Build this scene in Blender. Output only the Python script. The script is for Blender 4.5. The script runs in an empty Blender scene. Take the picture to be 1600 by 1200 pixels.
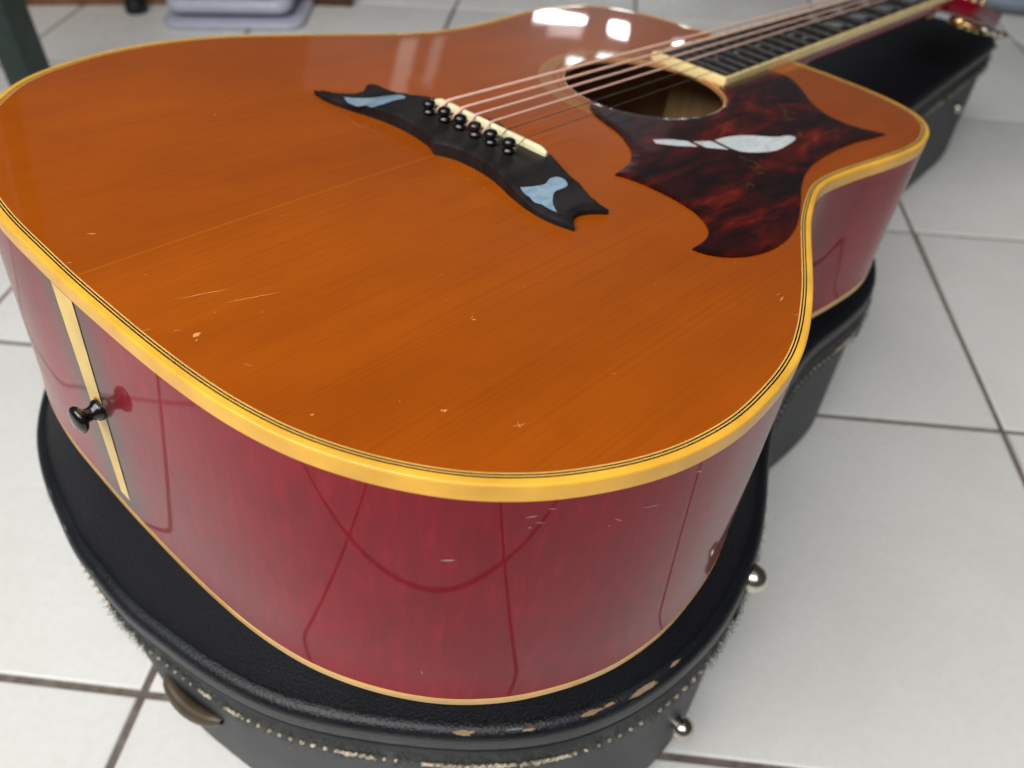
import bpy, bmesh, math, random
import numpy as np
from mathutils import Vector, Matrix, noise
from mathutils.geometry import delaunay_2d_cdt

random.seed(7)
rng = np.random.default_rng(7)
S = bpy.context.scene
COL = S.collection
FZ = 0.350                      # height of the guitar's tail edge above the floor (m)

# ------------------------------------------------------------------ camera
cd = bpy.data.cameras.new('camera')
cam = bpy.data.objects.new('camera', cd)
COL.objects.link(cam)
cam.matrix_world = Matrix(((0.68334, 0.49722, -0.53462, -0.05545),
                           (-0.72988, 0.48336, -0.48337, -0.27514),
                           (0.01807, 0.72051, 0.69321, 0.17545 + FZ),
                           (0, 0, 0, 1)))
cd.sensor_width = 36.0
cd.lens = 1259.54 / 1600 * 36
cd.clip_start = 0.01
cd.clip_end = 60
cd.dof.use_dof = True
cd.dof.focus_distance = 0.30
cd.dof.aperture_fstop = 9.0
S.camera = cam

# ------------------------------------------------------------------ world and lamps
w = bpy.data.worlds.new('World')
S.world = w
w.use_nodes = True
bg = w.node_tree.nodes['Background']
bg.inputs[0].default_value = (0.80, 0.83, 0.88, 1)
bg.inputs[1].default_value = 0.075

def area(name, az, el, dist, sx, sy, power, color=(1, 1, 1), tgt=(0.2, 0.0, 0.27)):
    """a rectangular area lamp, az/el in degrees seen from the guitar; its radiance is power/(area*pi)"""
    l = bpy.data.lights.new(name, 'AREA')
    l.shape = 'RECTANGLE'
    l.size, l.size_y = sx, sy
    l.energy = power
    l.color = color
    o = bpy.data.objects.new(name, l)
    a, e = math.radians(az), math.radians(el)
    d = Vector((math.cos(a) * math.cos(e), math.sin(a) * math.cos(e), math.sin(e)))
    o.location = Vector(tgt) + d * dist
    o.rotation_euler = (-d).to_track_quat('-Z', 'Y').to_euler()
    COL.objects.link(o)
    return o

def radiance(sx, sy, L):
    return L * sx * sy * math.pi
# windows behind the camera and to the left: the main light
area('side_window_light', 176, 55, 1.55, 1.15, .95, radiance(1.15, .95, 6.6), (1.0, 0.985, 0.955))
area('ceiling_bounce_fill', 180, 82, 2.3, 2.4, 2.4, radiance(2.4, 2.4, .34), (1.0, 0.99, 0.97))  # added overhead fill in place of ambient bounce, no lamp fitting
area('back_window_light', 226, 55, 2.0, 1.4, 1.1, radiance(1.4, 1.1, 3.9), (0.97, 0.985, 1.0))
# small bright panes of the far window, mirrored in the lacquer of the top
area('far_window_light', 37.2, 8.8, 8.0, 0.50, 0.18, radiance(0.50, 0.18, 15), (0.90, 0.96, 1.0))
area('far_window_light', 36.6, 10.1, 8.0, 0.34, 0.10, radiance(0.34, 0.10, 1.6), (1.0, 0.90, 0.88))
area('far_window_light', 32.7, 8.9, 8.0, 0.20, 0.26, radiance(0.20, 0.26, 15), (0.90, 0.96, 1.0))
area('far_window_light', 28.3, 8.7, 8.0, 0.09, 0.09, radiance(0.09, 0.09, 18), (0.95, 0.96, 1.0))
area('far_window_light', 35.2, 12.4, 8.0, 0.16, 0.06, radiance(0.16, 0.06, 12), (0.95, 0.96, 1.0))
area('far_window_light', 33.0, 12.0, 8.0, 0.18, 0.09, radiance(0.18, 0.09, 14), (0.95, 0.96, 1.0))
for az_, el_, sx_l, sy_l, L_l in ((47.2, 14.5, .16, .9, .55), (45.2, 13.5, .10, .7, .40)):
    area('far_streak_fill', az_, el_, 8.0, sx_l, sy_l, radiance(sx_l, sy_l, L_l), (1.0, .97, .93))  # dim strip lamps added only to mirror pale streaks in the lacquer
# pale wall lit by daylight, beyond the neck
area('far_wall_light', 40.5, 12, 8.0, 3.7, 1.6, radiance(3.7, 1.6, 0.09), (0.95, 0.97, 1.0))
S.view_settings.view_transform = 'Standard'
S.view_settings.look = 'None'
S.view_settings.exposure = 0.0
S.view_settings.gamma = 1.0
S.render.engine = 'CYCLES'
S.cycles.max_bounces = 8

# ------------------------------------------------------------------ material helpers
def mat(name, color=(.5, .5, .5), rough=.5, metal=0.0, coat=0.0, coat_rough=.03, spec=.5):
    m = bpy.data.materials.new(name)
    m.use_nodes = True
    b = m.node_tree.nodes['Principled BSDF']
    b.inputs['Base Color'].default_value = (*color, 1)
    b.inputs['Roughness'].default_value = rough
    b.inputs['Metallic'].default_value = metal
    b.inputs['Coat Weight'].default_value = coat
    b.inputs['Coat Roughness'].default_value = coat_rough
    b.inputs['Specular IOR Level'].default_value = 0.06 if coat >= .6 else spec
    b.inputs['Coat IOR'].default_value = 1.42
    return m

def N(m, t, **kw):
    n = m.node_tree.nodes.new(t)
    for k, v in kw.items():
        setattr(n, k, v)
    return n

def L(m, a, b):
    m.node_tree.links.new(a, b)

def coords(m, scale=(1, 1, 1), rot=(0, 0, 0), loc=(0, 0, 0)):
    tc = N(m, 'ShaderNodeTexCoord')
    mp = N(m, 'ShaderNodeMapping')
    mp.inputs['Scale'].default_value = scale
    mp.inputs['Rotation'].default_value = rot
    mp.inputs['Location'].default_value = loc
    L(m, tc.outputs['Object'], mp.inputs['Vector'])
    return mp.outputs['Vector']

def noise_tex(m, vec, scale, detail=4, rough=.5, dist=0):
    n = N(m, 'ShaderNodeTexNoise')
    n.inputs['Scale'].default_value = scale
    n.inputs['Detail'].default_value = detail
    n.inputs['Roughness'].default_value = rough
    n.inputs['Distortion'].default_value = dist
    L(m, vec, n.inputs['Vector'])
    return n.outputs['Fac']

def ramp(m, fac, stops, interp='LINEAR'):
    r = N(m, 'ShaderNodeValToRGB')
    r.color_ramp.interpolation = interp
    els = r.color_ramp.elements
    while len(els) > 1:
        els.remove(els[-1])
    els[0].position = stops[0][0]
    els[0].color = (*stops[0][1], 1)
    for p, c in stops[1:]:
        e = els.new(p)
        e.color = (*c, 1)
    L(m, fac, r.inputs['Fac'])
    return r.outputs['Color']

def mix(m, fac, a, b, mode='MIX'):
    n = N(m, 'ShaderNodeMix', data_type='RGBA', blend_type=mode)
    for s, v in ((n.inputs['Factor'], fac), (n.inputs['A'], a), (n.inputs['B'], b)):
        if isinstance(v, bpy.types.NodeSocket):
            L(m, v, s)
        elif isinstance(v, tuple):
            s.default_value = (*v, 1)
        else:
            s.default_value = v
    return n.outputs['Result']

def math_n(m, op, a, b=0.0, c=None):
    n = N(m, 'ShaderNodeMath', operation=op)
    for i, v in enumerate((a, b) if c is None else (a, b, c)):
        if isinstance(v, bpy.types.NodeSocket):
            L(m, v, n.inputs[i])
        else:
            n.inputs[i].default_value = v
    return n.outputs[0]

def bump(m, h, dist=.001, strength=1.0, target='Normal'):
    b = N(m, 'ShaderNodeBump')
    b.inputs['Distance'].default_value = dist
    b.inputs['Strength'].default_value = strength
    L(m, h, b.inputs['Height'])
    L(m, b.outputs['Normal'], m.node_tree.nodes['Principled BSDF'].inputs[target])

def base(m, sock):
    L(m, sock, m.node_tree.nodes['Principled BSDF'].inputs['Base Color'])

def rough(m, sock):
    L(m, sock, m.node_tree.nodes['Principled BSDF'].inputs['Roughness'])

# ------------------------------------------------------------------ materials
# spruce top under amber lacquer; grain runs along x
m_top = mat('amber_spruce', rough=.36, coat=1.0, coat_rough=.035)
v1 = coords(m_top, (4, 950, 4))
g1 = noise_tex(m_top, v1, 1.0, 3, .6)
v2 = coords(m_top, (2.0, 11, 1.6))
g2 = noise_tex(m_top, v2, 1.0, 3, .5)
v3 = coords(m_top, (14, 26, 14))
g3 = noise_tex(m_top, v3, 1.0, 5, .62)
c1 = ramp(m_top, g2, [(.25, (.308, .060, .0011)), (.5, (.345, .069, .0015)), (.75, (.384, .080, .0020))])
c2 = ramp(m_top, g1, [(.36, (.875, .84, .80)), (.5, (1, 1, 1)), (.68, (1.04, 1.055, 1.08))])
c3 = mix(m_top, .8, c1, c2, 'MULTIPLY')
c4 = ramp(m_top, g3, [(.3, (.82, .79, .74)), (.62, (1.08, 1.10, 1.12))])
c3 = mix(m_top, .55, c3, c4, 'MULTIPLY')
tc = N(m_top, 'ShaderNodeTexCoord')
sx = N(m_top, 'ShaderNodeSeparateXYZ')
L(m_top, tc.outputs['Object'], sx.inputs[0])
ay = math_n(m_top, 'ABSOLUTE', sx.outputs['Y'])
seam = math_n(m_top, 'LESS_THAN', ay, .00032)
seam = math_n(m_top, 'MULTIPLY', seam, .22)
c3 = mix(m_top, seam, c3, (.72, .23, .02))
base(m_top, c3)
bump(m_top, g1, .00003, .5)
bump(m_top, noise_tex(m_top, coords(m_top, (9, 16, 9)), 1.0, 2, .5), .0006, .35, 'Coat Normal')

m_red = mat('cherry_lacquer', rough=.4, coat=.62, coat_rough=.015)
m_red.node_tree.nodes['Principled BSDF'].inputs['Coat IOR'].default_value = 1.36
n1 = noise_tex(m_red, coords(m_red, (240, 240, 60)), 1.0, 4, .65)
n2 = noise_tex(m_red, coords(m_red, (9, 9, 9)), 1.0, 3, .5)
r1 = ramp(m_red, n1, [(.25, (.195, .0008, .0100)), (.55, (.245, .0012, .013)), (.8, (.33, .0042, .022))])
r2 = ramp(m_red, n2, [(.3, (.74, .74, .74)), (.65, (1.12, 1.08, 1.08))])
rc = mix(m_red, 1.0, r1, r2, 'MULTIPLY')
# pale worn lacquer either side of the tail strip
tc = N(m_red, 'ShaderNodeTexCoord')
sx = N(m_red, 'ShaderNodeSeparateXYZ')
L(m_red, tc.outputs['Object'], sx.inputs[0])
yy = math_n(m_red, 'SUBTRACT', sx.outputs['Y'], .003)
yy = math_n(m_red, 'ABSOLUTE', yy)
yy = math_n(m_red, 'DIVIDE', yy, .030)
yy = math_n(m_red, 'SUBTRACT', 1.0, yy)
yy = math_n(m_red, 'MAXIMUM', yy, 0.0)
near_butt = math_n(m_red, 'LESS_THAN', sx.outputs['X'], .1)
yy = math_n(m_red, 'MULTIPLY', yy, near_butt)
yy = math_n(m_red, 'SMOOTH_MIN', yy, .9, .3)
rc = mix(m_red, yy, rc, (.050, .058, .048))
base(m_red, rc)

def plastic(name, col, r=.3, coat=.7, var=.12):
    m = mat(name, rough=r, coat=coat, coat_rough=.06)
    n = noise_tex(m, coords(m, (1, 1, 1)), 45, 4)
    d = tuple(c * (1 - var) for c in col)
    u = tuple(min(1, c * (1 + var)) for c in col)
    base(m, ramp(m, n, [(.3, d), (.7, u)]))
    return m
m_bind = plastic('aged_yellow_binding', (.87, .445, .040), .38, .35, .16)
m_bind_in = plastic('cream_purfling', (.78, .46, .11))
m_black_line = mat('black_purfling', (.006, .005, .004), .35, coat=.6)
m_ivory = plastic('ivory_plastic', (.88, .68, .30), .4, .3)
m_bone = plastic('bone', (.82, .74, .46), .4, .2)
m_strip = plastic('maple_strip', (.88, .56, .12), .4, .35, .2)
m_ebony = mat('ebony', rough=.42, spec=.14)
n = noise_tex(m_ebony, coords(m_ebony, (8, 120, 20)), 1, 4)
base(m_ebony, ramp(m_ebony, n, [(.3, (.010, .009, .009)), (.7, (.022, .019, .018))]))
bump(m_ebony, n, .0002, .3)
m_pin = mat('black_plastic', (.006, .006, .007), .16, coat=.4)
m_pin_brown = mat('dark_brown_plastic', (.022, .008, .007), .2, coat=.4)
m_inner = mat('raw_inner_wood', rough=.75)
n = noise_tex(m_inner, coords(m_inner, (6, 200, 6)), 1, 3)
base(m_inner, ramp(m_inner, n, [(.3, (.36, .22, .10)), (.7, (.46, .30, .15))]))
m_tort = mat('tortoiseshell', rough=.28, coat=1.0, coat_rough=.02)
na = noise_tex(m_tort, coords(m_tort, (14, 34, 14), (0, 0, .5)), 1.0, 4, .62, 1.2)
nb = noise_tex(m_tort, coords(m_tort, (40, 90, 40), (0, 0, .3), (3, 1, 0)), 1.0, 3, .6, .6)
ta = ramp(m_tort, na, [(.38, (.007, .0005, .0005)), (.52, (.030, .0013, .0009)), (.62, (.095, .0040, .0014)), (.72, (.19, .016, .0025)), (.84, (.50, .12, .008))])
tb = ramp(m_tort, nb, [(.35, (.35, .35, .35)), (.65, (1.3, 1.3, 1.3))])
base(m_tort, mix(m_tort, .8, ta, tb, 'MULTIPLY'))
def pearl(name, a, b_, r=.25):
    m = mat(name, rough=r, coat=1.0, coat_rough=.04)
    n = noise_tex(m, coords(m, (60, 160, 60), (0, 0, .4)), 1, 4, .6, 1.0)
    base(m, ramp(m, n, [(.3, a), (.6, b_)]))
    return m
m_pearl = pearl('white_pearl', (.50, .56, .58), (.70, .74, .74))
m_pearl_sky = pearl('sky_tinted_pearl', (.15, .26, .37), (.30, .42, .52))  # pearl with the blue of the reflected sky put into its colour
m_pearl_grey = pearl('grey_pearl', (.16, .19, .21), (.30, .33, .35))
m_string = mat('bronze_string', (.95, .60, .48), .35, 0.0)
m_string_w = mat('bronze_wound_string', (.96, .60, .47), .4, 0.0)
wv = N(m_string_w, 'ShaderNodeTexWave', bands_direction='X')
wv.inputs['Scale'].default_value = 700
L(m_string_w, coords(m_string_w), wv.inputs['Vector'])
bump(m_string_w, wv.outputs['Fac'], .0001, .5)
m_steel = mat('plain_steel_string', (.50, .46, .44), .25, 1.0)
m_fret = mat('fret_nickel', (.13, .13, .125), .5, .8)
m_gold = mat('gold_plate', rough=.25, metal=1.0)
n = noise_tex(m_gold, coords(m_gold), 60, 3)
base(m_gold, ramp(m_gold, n, [(.3, (.55, .34, .12)), (.7, (.80, .56, .24))]))
m_chrome = mat('worn_chrome', rough=.18, metal=1.0)
n = noise_tex(m_chrome, coords(m_chrome), 90, 4)
base(m_chrome, ramp(m_chrome, n, [(.35, (.42, .37, .28)), (.65, (.72, .69, .62))]))
rough(m_chrome, math_n(m_chrome, 'MULTIPLY_ADD', n, .3, .05))

def vinyl(name, a, b_, rg, scale=420, bd=.00035, sp=.3):
    m = mat(name, rough=rg, spec=sp)
    vo = N(m, 'ShaderNodeTexVoronoi')
    vo.inputs['Scale'].default_value = scale
    L(m, coords(m), vo.inputs['Vector'])
    n = noise_tex(m, coords(m), 700, 4, .7)
    h = math_n(m, 'MULTIPLY_ADD', vo.outputs['Distance'], .7, n)
    n2 = noise_tex(m, coords(m), 14, 5, .6)
    base(m, ramp(m, n2, [(.3, a), (.7, b_)]))
    rough(m, math_n(m, 'MULTIPLY_ADD', n2, .25, rg - .12))
    bump(m, h, bd, .7)
    return m
m_vinyl = vinyl('black_grained_vinyl', (.0030, .0035, .0058), (.0060, .0070, .0110), .46, 820, .0006, .26)
m_vinyl_side = vinyl('charcoal_vinyl', (.027, .032, .038), (.042, .049, .057), .5, 500, .0002, .3)
m_band = vinyl('grey_black_trim', (.030, .035, .036), (.060, .066, .066), .55, 500, .0002, .3)
m_rim = vinyl('black_glossy_rim_vinyl', (.0036, .0043, .0068), (.010, .0118, .0165), .37, 700, .0003, .36)
m_groove = mat('groove_black', (.004, .004, .005), .4)
m_thread = plastic('cream_thread', (.62, .52, .38), .8, 0, .3)
m_chip = plastic('bare_tan_board', (.36, .235, .13), .8, 0, .35)
m_fray = mat('frayed_grey_cloth', (.075, .08, .07), .9)
m_brown = plastic('brown_leather', (.075, .052, .030), .45, .1, .3)

m_tile = mat('pale_ceramic_tile', rough=.24, spec=.5)
oi = N(m_tile, 'ShaderNodeObjectInfo')
vv = N(m_tile, 'ShaderNodeTexCoord')
ad = N(m_tile, 'ShaderNodeVectorMath', operation='ADD')
L(m_tile, vv.outputs['Object'], ad.inputs[0])
sc_ = N(m_tile, 'ShaderNodeVectorMath', operation='SCALE')
cmb = N(m_tile, 'ShaderNodeCombineXYZ')
L(m_tile, oi.outputs['Random'], cmb.inputs[0])
L(m_tile, oi.outputs['Random'], cmb.inputs[1])
L(m_tile, cmb.outputs[0], sc_.inputs[0])
sc_.inputs['Scale'].default_value = 17
L(m_tile, sc_.outputs[0], ad.inputs[1])
tn = noise_tex(m_tile, ad.outputs[0], 9, 5, .6)
tf = noise_tex(m_tile, ad.outputs[0], 160, 4, .6)
tcx = ramp(m_tile, tn, [(.3, (.765, .750, .712)), (.5, (.800, .787, .752)), (.72, (.830, .818, .785))])
tcf = ramp(m_tile, tf, [(.3, (.96, .96, .95)), (.65, (1.02, 1.02, 1.02))])
base(m_tile, mix(m_tile, 1.0, tcx, tcf, 'MULTIPLY'))
rough(m_tile, math_n(m_tile, 'MULTIPLY_ADD', tn, .3, .12))
bump(m_tile, tn, .0012, .25)
m_grout = mat('brown_grout', rough=.9)
gn = noise_tex(m_grout, coords(m_grout), 130, 4)
base(m_grout, ramp(m_grout, gn, [(.3, (.10, .078, .064)), (.7, (.20, .165, .14))]))

# ------------------------------------------------------------------ mesh helpers (mm in, metres out)
GM = Matrix(((0.99376, 0.001645, 0.111528, 0), (0, 0.999891, -0.014752, 0),
             (-0.11154, 0.01466, 0.993652, FZ), (0, 0, 0, 1)))     # guitar -> world

def mesh_obj(name, verts, faces, m, parent=None, smooth=True, scale=.001, angle=None):
    me = bpy.data.meshes.new(name)
    me.from_pydata([tuple(c * scale for c in v) for v in verts], [], faces)
    me.validate()
    me.update()
    bm = bmesh.new()
    bm.from_mesh(me)
    bmesh.ops.recalc_face_normals(bm, faces=bm.faces)
    if angle is not None:
        for e in bm.edges:
            if len(e.link_faces) == 2 and e.calc_face_angle(0) > math.radians(angle):
                e.smooth = False
    bm.to_mesh(me)
    bm.free()
    for p in me.polygons:
        p.use_smooth = smooth
    me.materials.append(m)
    o = bpy.data.objects.new(name, me)
    COL.objects.link(o)
    if parent is not None:
        o.parent = parent
    return o

def empty(name, label, cat, loc=(0, 0, 0), group=None):
    o = bpy.data.objects.new(name, None)
    o.empty_display_size = .05
    COL.objects.link(o)
    o.location = loc
    o['label'] = label
    o['category'] = cat
    if group:
        o['group'] = group
    return o

def catmull(pts, per=8, closed=True):
    P = np.array(pts, float)
    n = len(P)
    out = []
    rngk = range(n if closed else n - 1)
    for i in rngk:
        if closed:
            p0, p1, p2, p3 = P[(i - 1) % n], P[i], P[(i + 1) % n], P[(i + 2) % n]
        else:
            p0, p1, p2, p3 = P[max(i - 1, 0)], P[i], P[i + 1], P[min(i + 2, n - 1)]
        for k in range(per):
            t = k / per
            out.append(.5 * (2 * p1 + (p2 - p0) * t + (2 * p0 - 5 * p1 + 4 * p2 - p3) * t * t + (3 * p1 - p0 - 3 * p2 + p3) * t ** 3))
    if not closed:
        out.append(P[-1])
    return np.array(out)

def resample(P, n, closed=True):
    Q = np.vstack([P, P[:1]]) if closed else P
    d = np.r_[0, np.cumsum(np.hypot(*np.diff(Q[:, :2], axis=0).T))]
    t = np.linspace(0, d[-1], n, endpoint=not closed)
    return np.c_[[np.interp(t, d, Q[:, k]) for k in range(Q.shape[1])]].T

def smooth_closed(P, it):
    P = P.copy()
    for _ in range(it):
        P = .5 * P + .25 * (np.roll(P, 1, 0) + np.roll(P, -1, 0))
    return P

def area2(P):
    x, y = P[:, 0], P[:, 1]
    return (x * np.roll(y, -1) - y * np.roll(x, -1)).sum() / 2

def normals(P):
    """outward normals of a closed loop"""
    t = (np.roll(P, -1, 0) - np.roll(P, 1, 0)).astype(float)
    t /= np.linalg.norm(t, axis=1)[:, None] + 1e-12
    n = np.c_[t[:, 1], -t[:, 0]]
    return n if area2(P) > 0 else -n

def sweep_closed(name, P, prof, m, parent=None, zf=None, angle=None, close_prof=False):
    """P closed loop (n,2); prof list of (inset, z) ; zf(x,y) adds height"""
    nr = normals(P)
    n = len(P)
    V, F = [], []
    for d, z in prof:
        Q = P - nr * d
        for i in range(n):
            V.append((Q[i, 0], Q[i, 1], z + (zf(Q[i, 0], Q[i, 1]) if zf else 0)))
    K = len(prof)
    for k in range(K if close_prof else K - 1):
        a, b = k * n, ((k + 1) % K) * n
        for i in range(n):
            j = (i + 1) % n
            F.append((a + i, a + j, b + j, b + i))
    return mesh_obj(name, V, F, m, parent, angle=angle)

def seg_dist(pts, poly):
    a = poly
    b = np.roll(poly, -1, 0)
    d = b - a
    Ls = (d ** 2).sum(1) + 1e-12
    out = np.empty(len(pts))
    for s in range(0, len(pts), 2000):
        p = pts[s:s + 2000]
        t = np.clip(((p[:, None] - a) * d).sum(2) / Ls, 0, 1)
        D = p[:, None] - (a + t[..., None] * d)
        out[s:s + 2000] = np.sqrt((D ** 2).sum(2).min(1))
    return out

def inside(pts, poly):
    x, y = pts[:, 0], pts[:, 1]
    c = np.zeros(len(pts), bool)
    px, py = poly[:, 0], poly[:, 1]
    qx, qy = np.roll(px, -1), np.roll(py, -1)
    for k in range(len(poly)):
        cond = ((py[k] > y) != (qy[k] > y))
        if cond.any():
            xi = (qx[k] - px[k]) * (y - py[k]) / (qy[k] - py[k] + 1e-15) + px[k]
            c ^= cond & (x < xi)
    return c

def cdt_fill(loop, holes=(), grid=None, margin=1.0):
    """triangulate a loop with holes and optional interior grid points -> verts2d, faces"""
    pts = [tuple(p) for p in loop]
    edges = [(i, (i + 1) % len(loop)) for i in range(len(loop))]
    for h in holes:
        o = len(pts)
        pts += [tuple(p) for p in h]
        edges += [(o + i, o + (i + 1) % len(h)) for i in range(len(h))]
    if grid:
        lo, hi = loop.min(0), loop.max(0)
        gx, gy = np.meshgrid(np.arange(lo[0], hi[0], grid), np.arange(lo[1], hi[1], grid))
        G = np.c_[gx.ravel(), gy.ravel()]
        k = inside(G, loop) & (seg_dist(G, loop) > margin)
        for h in holes:
            k &= ~inside(G, h) & (seg_dist(G, h) > margin)
        pts += [tuple(p) for p in G[k]]
    v, e, f, *_ = delaunay_2d_cdt([Vector(p) for p in pts], edges, [], 0, 1e-6)
    V = np.array([(a.x, a.y) for a in v])
    cen = np.array([V[list(t)].mean(0) for t in f])
    k = inside(cen, loop)
    for h in holes:
        k &= ~inside(cen, h)
    return V, [tuple(t) for t, kk in zip(f, k) if kk]

def relief(name, loop, zf, m, parent=None, z0=0.0, grid=2.0, holes=(), angle=50):
    """solid with a shaped top: zf(x, y, e) with e = distance to its edge; walls go down to z0 (number or f(x, y))"""
    V, F = cdt_fill(loop, holes, grid, grid * .45)
    e = seg_dist(V, loop)
    for h in holes:
        e = np.minimum(e, seg_dist(V, h))
    verts = [(x, y, zf(x, y, ee)) for (x, y), ee in zip(V, e)]
    faces = list(F)
    for lp in (loop, *holes):
        n = len(lp)
        o = len(verts)
        ez = 1e-9
        for x, y in lp:
            verts.append((x, y, zf(x, y, 0)))
        for x, y in lp:
            verts.append((x, y, z0(x, y) if callable(z0) else z0))
        for i in range(n):
            j = (i + 1) % n
            faces.append((o + i, o + j, o + n + j, o + n + i))
    ob = mesh_obj(name, verts, faces, m, parent, angle=angle)
    return ob

def tube(name, path, r, m, parent=None, seg=8, cap=True, obj=True):
    P = np.array(path, float)
    n = len(P)
    rr = np.full(n, r, float) if np.isscalar(r) else np.array(r, float)
    V, F = [], []
    up = np.array([0, 0, 1.])
    for i in range(n):
        t = P[min(i + 1, n - 1)] - P[max(i - 1, 0)]
        t /= np.linalg.norm(t) + 1e-12
        u = up if abs(t @ up) < .95 else np.array([1., 0, 0])
        a = np.cross(t, u)
        a /= np.linalg.norm(a)
        b = np.cross(t, a)
        for k in range(seg):
            q = 2 * math.pi * k / seg
            V.append(P[i] + rr[i] * (math.cos(q) * a + math.sin(q) * b))
    for i in range(n - 1):
        for k in range(seg):
            j = (k + 1) % seg
            F.append((i * seg + k, i * seg + j, (i + 1) * seg + j, (i + 1) * seg + k))
    if cap:
        F.append(tuple(range(seg)))
        F.append(tuple((n - 1) * seg + k for k in range(seg)))
    if not obj:
        return V, F
    return mesh_obj(name, V, F, m, parent, angle=50)

def lathe(name, prof, m, parent=None, seg=28, mtx=None, angle=50):
    """prof (r, z) around z; mtx places it (mm)"""
    V, F = [], []
    K = len(prof)
    for r, z in prof:
        for k in range(seg):
            q = 2 * math.pi * k / seg
            V.append((r * math.cos(q), r * math.sin(q), z))
    for i in range(K - 1):
        for k in range(seg):
            j = (k + 1) % seg
            F.append((i * seg + k, i * seg + j, (i + 1) * seg + j, (i + 1) * seg + k))
    for i in (0, K - 1):
        if prof[i][0] > 1e-3:
            F.append(tuple(i * seg + k for k in range(seg)))
    if mtx is not None:
        V = [tuple(mtx @ Vector(v)) for v in V]
    return mesh_obj(name, V, F, m, parent, angle=angle)

def box(name, c, s, m, parent=None, bev=.0, mtx=None, angle=30):
    bm = bmesh.new()
    bmesh.ops.create_cube(bm, size=1)
    for v in bm.verts:
        v.co = Vector((v.co.x * s[0], v.co.y * s[1], v.co.z * s[2]))
    if bev:
        bmesh.ops.bevel(bm, geom=bm.edges[:], offset=bev, segments=3, affect='EDGES', profile=.5)
    V = [v.co.copy() for v in bm.verts]
    F = [tuple(v.index for v in f.verts) for f in bm.faces]
    bm.verts.index_update()
    F = [tuple(v.index for v in f.verts) for f in bm.faces]
    bm.free()
    if mtx is not None:
        V = [mtx @ v for v in V]
    V = [(v.x + c[0], v.y + c[1], v.z + c[2]) for v in V]
    return mesh_obj(name, V, F, m, parent, angle=angle)

# ------------------------------------------------------------------ floor: grout bed and tiles
U = np.array((-0.5996, 0.8003))
W_ = np.array((-0.8003, -0.5996))
PU, PV, OU, OV = 328.5, 323.5, 75.0, -7.5
floor = mesh_obj('floor', [(-6, -6, -.0022), (9, -6, -.0022), (9, 9, -.0022), (-6, 9, -.0022)], [(0, 1, 2, 3)], m_grout, scale=1)
floor['kind'] = 'structure'
floor['label'] = 'floor of square pale ceramic tiles with brown grout'
Rc = np.array(((0.68334, 0.49722, -0.53462), (-0.72988, 0.48336, -0.48337), (0.01807, 0.72051, 0.69321)))
C0 = np.array((-55.45, -275.14, 175.45 + 350))
def pix(P):
    q = (np.array(P, float) - C0) @ Rc
    if q[2] > -30:
        return None
    return 800 - 1259.54 * q[0] / q[2], 600 + 1259.54 * q[1] / q[2]

def tile_geom(su, sv, bev=2.2):
    """pillow-edged slab: rings from the grout up to the flat face, local axes u, v"""
    V, F = [], []
    rings = [(0, -3.0), (0, -1.5), (.35, -.7), (1.0, -.2), (bev, 0)]
    for d, z in rings:
        for a, b in ((-1, -1), (1, -1), (1, 1), (-1, 1)):
            V.append((a * (su / 2 - d), b * (sv / 2 - d), z))
    for k in range(len(rings) - 1):
        for i in range(4):
            j = (i + 1) % 4
            F.append((4 * k + i, 4 * k + j, 4 * k + 4 + j, 4 * k + 4 + i))
    o = 4 * (len(rings) - 1)
    F.append((o, o + 1, o + 2, o + 3))
    return V, F
tV, tF = tile_geom(PU - 5.2, PV - 5.2)
ang = math.atan2(U[1], U[0])
tile_me = None
rest_V, rest_F = [], []
for i in range(-22, 22):
    for j in range(-26, 14):
        c = U * (OU + (i + .5) * PU) + W_ * (OV + (j + .5) * PV)
        if not (-1900 < c[0] < 4600 and -2600 < c[1] < 4600):
            continue
        seen = False
        for a in np.linspace(-.5, .5, 5):
            for b in np.linspace(-.5, .5, 5):
                q = pix((*(c + U * a * PU + W_ * b * PV), 0))
                if q and -10 < q[0] < 1610 and -10 < q[1] < 1210:
                    seen = True
        if seen:
            if tile_me is None:
                ob = mesh_obj('tile', tV, tF, m_tile, floor, angle=60)
                tile_me = ob.data
            else:
                ob = bpy.data.objects.new('tile', tile_me)
                COL.objects.link(ob)
                ob.parent = floor
            h = random.uniform(-.15, .15)
            ob.location = (c[0] / 1000, c[1] / 1000, h / 1000)
            ob.rotation_euler = (random.gauss(0, .0006), random.gauss(0, .0006), ang)
        else:
            o = len(rest_V)
            ca, sa = math.cos(ang), math.sin(ang)
            rest_V += [(c[0] + x * ca - y * sa, c[1] + x * sa + y * ca, z) for x, y, z in tV]
            rest_F += [tuple(o + k for k in f) for f in tF]
rest = mesh_obj('outer_tiles', rest_V, rest_F, m_tile, floor, angle=60)
rest['kind'] = 'stuff'

# ------------------------------------------------------------------ guitar
G = bpy.data.objects.new('acoustic_guitar', None)
COL.objects.link(G)
G.matrix_world = GM
G['label'] = 'cherry red acoustic guitar with amber top and yellow binding lying on its closed case'
G['category'] = 'guitar'

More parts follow.
